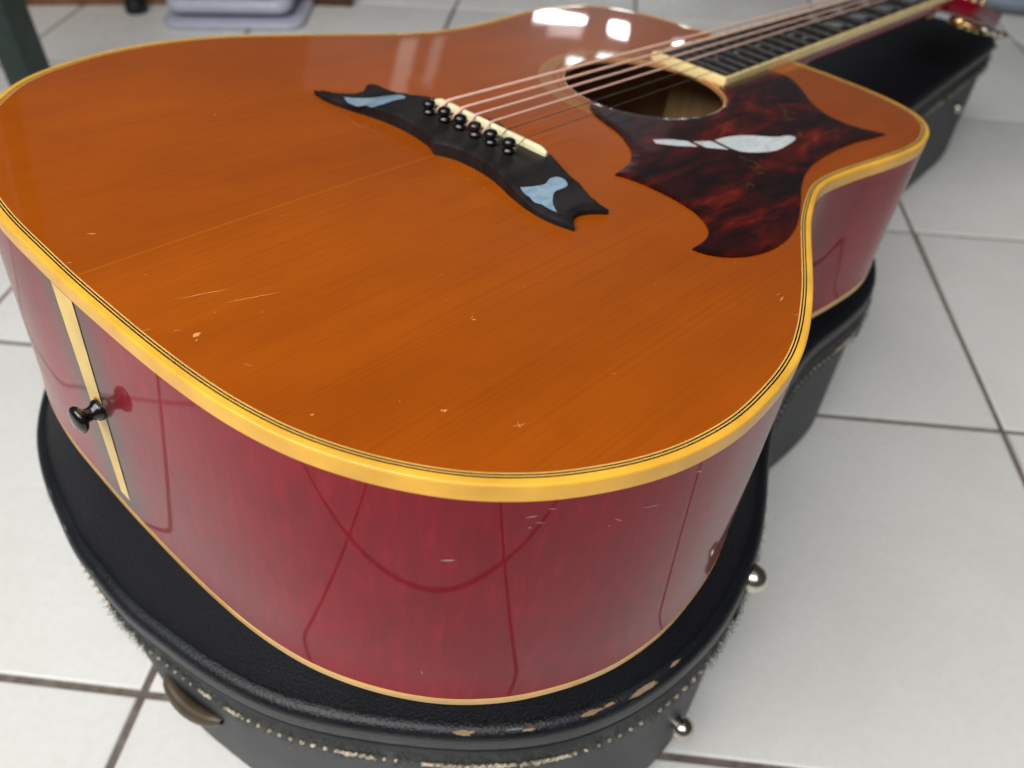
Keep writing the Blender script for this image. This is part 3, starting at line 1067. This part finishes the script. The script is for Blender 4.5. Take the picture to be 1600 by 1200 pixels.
for _ in range(60):
    x, y = rng.uniform(20, 300), rng.uniform(-190, 150)
    if rng.random() < .5:
        a = rng.uniform(-.5, .5)
        l_ = rng.uniform(.8, 3.5)
        items.append(('line', x, y, x + l_ * math.cos(a), y + l_ * math.sin(a), rng.uniform(.1, .2)))
    else:
        items.append(('dot', x, y, rng.uniform(.12, .3)))
P_ = np.array([(i[1], i[2]) for i in items])
ok = inside(P_, RIM) & ~inside(P_, br) & ~inside(P_, pg) & (seg_dist(P_, RIM) > 5)
items = [i for i, k in zip(items, ok) if k or i[0] == 'line' and i[-1] > .22]
sc = scratch_mesh('top_scratches', items, m_scr, G, lambda x, y: topz(x, y) + .035)
sc['kind'] = 'stuff'
# dings on the rib: given as (outline y or x pick, z)
m_ding = plastic('pale_lacquer_ding', (.42, .22, .22), .4, .3, .2)
cum = np.r_[0, np.cumsum(np.hypot(*(np.roll(OUT, -1, 0) - OUT).T))][:-1]
def at_s(s):
    i = int(np.searchsorted(cum, s, side='right') - 1) % n
    j = (i + 1) % n
    seg = np.hypot(*(OUT[j] - OUT[i])) + 1e-9
    t = (s - cum[i]) / seg
    return OUT[i] * (1 - t) + OUT[j] * t, NRM[i] * (1 - t) + NRM[j] * t
def near_s(x, y):
    return float(cum[np.argmin(np.hypot(OUT[:, 0] - x, OUT[:, 1] - y))])
V, F = [], []
for x, y, z, dx, dz, w_ in ((45, -165, -36, 5, -1, .9), (62, -181, -14, 4, -.6, .4), (64, -182, -17, 3, .5, .3), (66, -184, -11, 2.5, .3, .3), (61, -180, -19, 1, 0, .5),
                            (88, -197, -22, 3, 2, .4), (98, -201, -20, 7, 1.5, .3), (84, -195, -24, 1, 0, .3), (118, -206, -12, 3, 1.4, .7), (42, -160, -104, 1, 2.2, 1.0)):
    s0 = near_s(x, y)
    o = len(V)
    for i in range(5):
        t = i / 4
        p_, n_ = at_s(s0 + dx * (t - .5))
        ww = w_ * .5 * (1 - (2 * t - 1) ** 2) + .03
        for s in (-1, 1):
            V.append((p_[0] + n_[0] * .02, p_[1] + n_[1] * .02, z + dz * (t - .5) + s * ww))
    for i in range(4):
        F.append((o + 2 * i, o + 2 * i + 1, o + 2 * i + 3, o + 2 * i + 2))
dg = mesh_obj('rib_dings', V, F, m_ding, G, smooth=False)
dg['kind'] = 'stuff'

# ------------------------------------------------------------------ guitar case (world mm, z from the floor)
CASE = empty('guitar_case', 'worn black hard guitar case lying shut on the tiles under the guitar', 'guitar case', (0.2, 0, 0))
def cobj(name, V, F, m, angle=None, parent=None, smooth=True):
    V = [(v[0] - 200, v[1], v[2]) for v in V]
    return mesh_obj(name, V, F, m, parent or CASE, smooth, angle=angle)
AX = 37.0                       # the case lies askew under the guitar: its long axis is y = AX
Rcase = [(-30, 36), (-29.6, 10), (-26, -14), (-19, -50), (-8, -84), (8, -113), (28, -141), (47, -164), (71, -186), (98, -202), (134, -213), (177, -215.5),
         (224, -206), (258, -192), (287, -177), (320, -162), (350, -152), (385, -146), (413, -145), (445, -147.5), (478, -148), (500, -144), (520, -137), (542, -125),
         (580, -102), (620, -80), (670, -56), (730, -41), (800, -34), (900, -33), (1000, -33), (1062, -32.5), (1086, -27), (1099, -10), (1103, 12)]
Lcase = [(x, 2 * AX - y) for x, y in Rcase[::-1]]
CL = resample(catmull(Rcase + Lcase[:-1], 6), 820)
CL = smooth_closed(CL, 10)
CL = resample(CL, 820)
CN = normals(CL)
nc = len(CL)
ccum = np.r_[0, np.cumsum(np.hypot(*(np.roll(CL, -1, 0) - CL).T))][:-1]
EDGE = -190.5 + 350
def crown(x):
    """height of the arched lid over its edge"""
    back = float(np.interp(x, [-60, -14, 85.6, 185.3, 285.4, 385.7, 500, 1200], [-120.2, -124.6, -134.3, -141.7, -146.8, -149.6, -151.0, -151.5]))
    H = back - 1.0 + 190.5
    t = min(max((x - 500) / 170, 0), 1)
    return H * (1 - t) + 5.0 * t
def dome_lid(x, y, e):
    t = min(max(e / 95.0, 0), 1)
    return EDGE + crown(x) * (1 - (1 - t) ** 2.1)
def lidz(x):
    return EDGE
def csweep(name, prof, m, angle=None):
    """prof: (inset, z, mode) mode 0 relative to the lid edge, 1 absolute height"""
    V, F = [], []
    for d, z, mode in prof:
        Q = CL - CN * d
        for i in range(nc):
            V.append((Q[i, 0], Q[i, 1], (EDGE + z) if mode == 0 else z))
    for k in range(len(prof) - 1):
        F += [(k * nc + i, k * nc + (i + 1) % nc, (k + 1) * nc + (i + 1) % nc, (k + 1) * nc + i) for i in range(nc)]
    return cobj(name, V, F, m, angle)
# lid: flat panel and rounded shoulder
bead = [(6.5 - 6.5 * math.sin(a), -6.0 * (1 - math.cos(a))) for a in np.radians(np.linspace(0, 90, 11))] + [(-.3, -9.0), (-.2, -12.5), (.4, -14.8), (1.4, -16.4), (3.0, -17.2)]
inner = CL - CN * 6.5
LV, LF = cdt_fill(inner, (), 12, 5)
le = seg_dist(LV, inner)
lid = cobj('lid', [(x, y, dome_lid(x, y, e)) for (x, y), e in zip(LV, le)], LF, m_vinyl)
csweep('lid_shoulder', [(d, z, 0) for d, z in bead], m_rim)
csweep('groove', [(3.0, -17.2, 0), (4.2, -18.2, 0), (2.2, -19.2, 0)], m_groove)
csweep('trim_band', [(2.2, -19.2, 0), (1.0, -18.9, 0), (.4, -19.8, 0), (.2, -26, 0), (.3, -33, 0), (.6, -37.5, 0), (1.4, -38.6, 0), (2.6, -38.4, 0)], m_band, 60)
csweep('lower_shell', [(2.6, -38.4, 0), (3.0, -42, 0), (3.6, 80, 1), (4.2, 14, 1), (6.0, 6, 1), (10, 2.2, 1), (20, 1.6, 1)], m_vinyl_side)
V2, F2 = cdt_fill(CL - CN * 20, (), None)
cobj('case_bottom', [(x, y, 1.6) for x, y in V2], F2, m_vinyl_side)
for (x, y) in ((10, 130), (60, -130), (440, -100), (440, 170), (1000, 0), (1000, 70)):
    lathe('rubber_foot', [(0, 0), (9, 0), (9, 1.8), (0, 1.8)], m_groove, CASE, 16, Matrix.Translation((x - 200, y, 0)))
def cs_at(s):
    s = s % (ccum[-1] + 3)
    i = int(np.searchsorted(ccum, s, side='right') - 1) % nc
    j = (i + 1) % nc
    t = (s - ccum[i]) / (np.hypot(*(CL[j] - CL[i])) + 1e-9)
    q, nn_ = CL[i] * (1 - t) + CL[j] * t, CN[i] * (1 - t) + CN[j] * t
    return q, nn_ / np.hypot(*nn_)
def cs_near(x, y):
    return float(ccum[np.argmin(np.hypot(CL[:, 0] - x, CL[:, 1] - y))])
# stitches, frayed loops
V, F = [], []
def add_tube(path, r, seg=6):
    v, f = tube('', path, r, None, None, seg, True, False)
    o = len(V)
    V.extend([tuple(a) for a in v])
    F.extend([tuple(o + k for k in q) for q in f])
s = 0.0
total = ccum[-1]
while s < total:
    q, _n = cs_at(s)
    wear = noise.noise(Vector((s * .016, 4.2, 0)))
    ln = .9 + 2.6 * max(0, min(1, .5 + 1.3 * wear))
    step = 6.2
    if noise.noise(Vector((s * .05, 9.2, 0))) > -.42:
        pts = []
        for t in np.linspace(-.5, .5, 5):
            p_, nn_ = cs_at(s + ln * t)
            off = .35 + .55 * (1 - (2 * t) ** 2)
            dz = .9 * noise.noise(Vector((s * .4 + t * 2, 1, 0)))
            pp = p_ + nn_ * (off - .3)
            pts.append((pp[0], pp[1], lidz(p_[0]) - 31.5 + dz))
        add_tube(pts, [.5, 1.0, 1.1, 1.0, .5])
    s += step * random.uniform(.93, 1.07)
# loose white zig-zag loops at the front
for x, y, amp, cnt in ((30, -144, .8, 4), (36, -151, .7, 3), (41, -157, 1.0, 3), (70, -185, 1.6, 2), (76, -189, 1.2, 2), (11, -118, 2.6, 3), (8, -113, 1.8, 2), (47, -164, 3.2, 4), (54, -171, 2.8, 3), (64, -180, 3.4, 4), (-22, -38, 1.4, 2), (-18, -54, 1.6, 3), (480, -147, 2.0, 5), (462, -147, 1.6, 4), (445, -147, 1.6, 4)):
    s0 = cs_near(x, y)
    pts = []
    for i in range(cnt * 2 + 1):
        p_, nn_ = cs_at(s0 + i * 1.9)
        pp = p_ + nn_ * (.5 + .5 * random.random())
        pts.append((pp[0], pp[1], lidz(p_[0]) - 31.5 + amp * (.5 if i % 2 else -.6) * random.uniform(.5, 1.2)))
    pts = catmull(pts, 4, closed=False)
    add_tube(pts, .85, 6)
st = cobj('stitching', V, F, m_thread)
st['kind'] = 'stuff'
# frayed cloth edge: short curled hairs along the band
V, F = [], []
def fray(s0, s1, dens, lmax, zc=-27.0, spread=8):
    for _ in range(int((s1 - s0) * dens)):
        s = random.uniform(s0, s1)
        if noise.noise(Vector((s * .12, 1, 1))) < -.25:
            continue
        p_, nn_ = cs_at(s)
        tg = np.array((-nn_[1], nn_[0]))
        ln = random.uniform(.25, 1) ** 2 * lmax
        z = lidz(p_[0]) + zc + random.uniform(-spread, spread)
        a = random.gauss(0, .8)
        bnd = random.gauss(0, .5)
        pts = []
        for i in range(4):
            t = i / 3
            q = p_ + nn_ * (ln * t + .0) + tg * (a * ln * t + bnd * ln * t * t)
            pts.append((q[0], q[1], z - ln * .5 * t * t * random.uniform(0, 1)))
        add_tube(pts, [.16, .13, .1, .05], 3)
L0, L1 = cs_near(-19, 124), cs_near(-30, 36)
lo, hi = min(L0, L1), max(L0, L1)
fray(lo, hi, 7.0, 4.5)
L0, L1 = cs_near(-29, 34), cs_near(-22, -40)
lo, hi = min(L0, L1), max(L0, L1)
fray(lo, hi, 3.5, 3.0)
L0, L1 = cs_near(230, -204), cs_near(290, -176)
lo, hi = min(L0, L1), max(L0, L1)
fray(lo, hi, 4.5, 4.2)
L0, L1 = cs_near(450, -147), cs_near(520, -137)
lo, hi = min(L0, L1), max(L0, L1)
fray(lo, hi, 2, 2.0)
fr = cobj('frayed_edge', V, F, m_fray)
fr['kind'] = 'stuff'

# bare patches rubbed through the vinyl of the shoulder
def bead_pt(s, u, lift=.05):
    """u in 0..1 from the lid panel to the widest point"""
    p_, nn_ = cs_at(s)
    a = math.radians(90 * u)
    d = 6.5 - 6.5 * math.sin(a) - lift * math.sin(a)
    q = p_ - nn_ * d
    return (q[0], q[1], lidz(p_[0]) - 6.0 * (1 - math.cos(a)) + lift * math.cos(a))
V, F = [], []
def patch(x, y, u, ls, lu, seed):
    s0 = cs_near(x, y)
    o = len(V)
    rings_, K = 3, 26
    V.append(bead_pt(s0, u))
    for r in range(1, rings_ + 1):
        for k in range(K):
            q = 2 * math.pi * k / K
            rr = r / rings_ * (.80 + .42 * noise.noise(Vector((1.7 * math.cos(q) + seed, 1.7 * math.sin(q), seed))) + .25 * noise.noise(Vector((6 * math.cos(q) + seed, 6 * math.sin(q), seed))))
            V.append(bead_pt(s0 + ls * rr * math.cos(q), min(max(u + lu * rr * math.sin(q), 0), 1)))
    for k in range(K):
        F.append((o, o + 1 + k, o + 1 + (k + 1) % K))
    for r in range(rings_ - 1):
        a, b = o + 1 + r * K, o + 1 + (r + 1) * K
        for k in range(K):
            F.append((a + k, a + (k + 1) % K, b + (k + 1) % K, b + k))
patch(43, -160, 0.42, 5.67, 0.136, 1)
patch(90, -197, 0.30, 7.43, 0.124, 2)
patch(100, -203, 0.26, 4.05, 0.081, 3)
patch(118, -209, 0.38, 12.15, 0.136, 4)
patch(138, -213, 0.22, 4.32, 0.081, 5)
patch(66, -181, 0.40, 4.05, 0.068, 7)
cobj('bare_patches', V, F, m_chip)['kind'] = 'stuff'
V, F = [], []
def scuff_patch(*a):
    patch(*a)
for x, y, u, a, b, sd in ((-29, 80, .55, 3.5, .06, 11.), (-30, 72, .6, 2.0, .05, 12.), (-30, 44, .62, 2.2, .05, 13.), (62, -178, .32, 5, .06, 14.), (-22, 110, .5, 3, .05, 15)):
    patch(x, y, u, a, b, sd)
cobj('grey_scuffs', V, F, plastic('scuffed_grey', (.10, .105, .115), .5, 0, .5))['kind'] = 'stuff'

# chrome studs on the side of the case
def stud(x, y, z, r, name='chrome_stud'):
    s0 = cs_near(x, y)
    p_, nn_ = cs_at(s0)
    q = p_ - nn_ * 4.5
    d = Vector((nn_[0], nn_[1], 0))
    mt = Matrix.Translation((q[0] - 200, q[1], z)) @ d.to_track_quat('Z', 'Y').to_matrix().to_4x4()
    k = r
    lathe(name, [(0, -2), (k * .75, -2), (k * .8, k * .5), (k * 1.0, k * .55), (k * 1.02, k * .8), (k * .92, k * 1.2), (k * .68, k * 1.52), (k * .36, k * 1.7), (0, k * 1.76)], m_chrome, CASE, 32, mt)
stud(216, -207.5, 147, 8.2)
stud(166, -216, 52, 7.2)
stud(1010, -33, 95, 6.0)
stud(1075, -26, 150, 4.6)
# hinge plates under the studs
def side_box(x, y, z, sz, m, name, bev=.6, out=0.0):
    s0 = cs_near(x, y)
    p_, nn_ = cs_at(s0)
    q = p_ + nn_ * out
    d = Vector((nn_[0], nn_[1], 0))
    mt = d.to_track_quat('Z', 'Y').to_matrix().to_4x4()
    box(name, (q[0] - 200, q[1], z), sz, m, CASE, bev, mt)
side_box(203, -211, 127, (9, 3, 2.4), m_groove, 'torn_tab', .6, .6)
side_box(496, -146, 118, (8, 12, 2.6), m_groove, 'torn_tab', .8, .4)
side_box(508, -142, 138, (14, 9, 2.0), m_groove, 'torn_tab', .8, .4)

# leather end tab at the tail, left of the front
pts = []
for t in np.linspace(0, 1, 14):
    p_, nn_ = cs_at(cs_near(-29.5, 12) * (1 - t) + cs_near(-23, -34) * t)
    b_ = max(0.0, math.sin(math.pi * t))
    q = p_ + nn_ * (-3 + 4.2 * b_ ** .7)
    pts.append((q[0] - 200, q[1], 80 - 5 * b_))
V, F = [], []
hw = [2.5 + 4 * abs(math.sin(math.pi * i / 13)) ** .5 for i in range(14)]
for i, (x, y, z) in enumerate(pts):
    for a in np.linspace(0, 2 * math.pi, 12, endpoint=False):
        c = Vector((x, y, 0)).normalized()
        V.append((x + .8 * hw[i] * math.cos(a) * c.x, y + .8 * hw[i] * math.cos(a) * c.y, z + hw[i] * math.sin(a)))
for i in range(13):
    for k in range(12):
        F.append((i * 12 + k, i * 12 + (k + 1) % 12, (i + 1) * 12 + (k + 1) % 12, (i + 1) * 12 + k))
mesh_obj('leather_handle', V, F, m_brown, CASE)

# ------------------------------------------------------------------ background things on the floor
m_green = plastic('dark_green_paint', (.012, .028, .022), .45, .1, .3)
m_wood = plastic('brown_wood', (.19, .085, .032), .5, .1, .35)
m_wood2 = plastic('dark_brown_wood', (.075, .026, .014), .5, .1, .35)
m_black = mat('matt_black', (.008, .009, .009), .5)
m_lilac = plastic('pale_lilac_plastic', (.50, .52, .62), .35, .2, .04)
m_mauve = plastic('mauve_pad', (.18, .11, .14), .5, 0, .1)

def wbox(name, c, s, m, parent, bev, rz=0.0, loc=(0, 0, 0)):
    mt = Matrix.Rotation(rz, 4, 'Z')
    return box(name, (c[0] - loc[0], c[1] - loc[1], c[2] - loc[2]), s, m, parent, bev, mt)
# green leg
T = empty('green_table_leg', 'dark green square table leg standing on the tiles at the left edge', 'table leg', (.275, .880, 0))
wbox('post', (275, 880, 420), (40, 40, 836), m_green, T, 3, math.radians(28), (275, 880, 0))
wbox('foot_cap', (275, 880, 5), (44, 44, 10), m_black, T, 2, math.radians(28), (275, 880, 0))
# black chair foot
T = empty('chair_leg', 'black slanting chair leg in front of the wooden plinth', 'chair leg', (.581, 1.215, 0))
tube('shaft', [(0, 0, 8), (8, 40, 200), (20, 90, 430)], 15, m_black, T, 16)
lathe('rubber_tip', [(0, 0), (17, 0), (19, 2), (18.5, 14), (16, 20), (0, 20)], m_black, T, 20)
# plinth
T = empty('cabinet_plinth', 'low brown wooden plinth running along behind the chair leg', 'cabinet', (.6, 1.25, 0))
a0, a1, a2 = np.array((250, 1545.)), np.array((800, 1042.)), np.array((864, 968.))
for nm, p0, p1, mm in (('front_board', a0 + (8, 8), a1 + (8, 8), m_wood), ('dark_end_board', a1 + (2, 2), a2 + (2, 2), m_wood2)):
    c = (p0 + p1) / 2
    d = p1 - p0
    nn_ = np.array((-d[1], d[0])) / np.hypot(*d)
    if nn_ @ np.array((1, 1)) < 0:
        nn_ = -nn_
    c = c + nn_ * 12
    wbox(nm, (c[0], c[1], 60), (np.hypot(*d) - 1, 22, 120), mm, T, 2, math.atan2(d[1], d[0]), (600, 1250, 0))
# white bathroom scale / stand with two mauve pads
T = empty('floor_stand', 'pale lilac plastic stand with two round mauve pads behind the guitar', 'stand', (.72, 1.08, 0))
rz = math.atan2(939 - 1110, 730 - 565)
def rslab(name, c, sx_, sy_, r, z0, z1, m, bev=3):
    base_ = []
    for cx, cy, a0_ in ((sx_ / 2 - r, sy_ / 2 - r, 0), (-sx_ / 2 + r, sy_ / 2 - r, 90), (-sx_ / 2 + r, -sy_ / 2 + r, 180), (sx_ / 2 - r, -sy_ / 2 + r, 270)):
        for a in np.radians(np.linspace(a0_, a0_ + 90, 9)):
            base_.append((cx + r * math.cos(a), cy + r * math.sin(a)))
    P = np.array(base_)
    nn_ = normals(P)
    V, F = [], []
    K = len(P)
    pr = [(bev, z0), (0, z0 + bev), (0, z1 - bev), (bev * .3, z1 - bev * .3), (bev, z1)]
    ca, sa = math.cos(rz), math.sin(rz)
    for d, z in pr:
        Q = P - nn_ * d
        V += [(c[0] - 720 + q[0] * ca - q[1] * sa, c[1] - 1080 + q[0] * sa + q[1] * ca, z) for q in Q]
    for k in range(len(pr) - 1):
        F += [(k * K + i, k * K + (i + 1) % K, (k + 1) * K + (i + 1) % K, (k + 1) * K + i) for i in range(K)]
    F += [tuple(range(K)), tuple((len(pr) - 1) * K + i for i in range(K))]
    return mesh_obj(name, V, F, m, T, angle=50)
fwd = np.array((-math.sin(rz), math.cos(rz)))
rt = np.array((math.cos(rz), math.sin(rz)))
c0 = (np.array((565, 1110.)) + np.array((732, 937.))) / 2
pc = c0 + fwd * 78
rslab('base_plate', pc, 240, 156, 30, 1, 11, m_lilac)
pc2 = c0 + fwd * 88 - rt * 5
rslab('platform', pc2, 212, 146, 26, 20, 42, m_lilac, 7)
rslab('column', pc2 + fwd * 24, 110, 50, 14, 10, 22, m_lilac, 2)
for k in (-1, 1):
    q = pc2 + rt * k * 52 - fwd * 12
    lathe('pad', [(0, 0), (43, 0), (46, 1.5), (44, 4), (24, 7.5), (0, 8)], m_mauve, T, 32, Matrix.Translation((q[0] - 720, q[1] - 1080, 41)))
# grey blue cushion, upper right
T = empty('floor_cushion', 'blue grey round cushion lying on the tiles in the top right corner', 'cushion', (1.835, .155, 0))
m_cush = plastic('blue_grey_fabric', (.23, .27, .34), .8, 0, .12)
m_cush2 = plastic('dark_navy_fabric', (.035, .042, .065), .85, 0, .2)
lathe('rim', [(0, 0), (120, 0), (140, 6), (148, 20), (142, 36), (126, 44), (112, 40)], m_cush, T, 48, Matrix.Translation((0, 0, 0)))
lathe('seat_pad', [(112, 39), (100, 43), (60, 46), (0, 47)], m_cush2, T, 48)
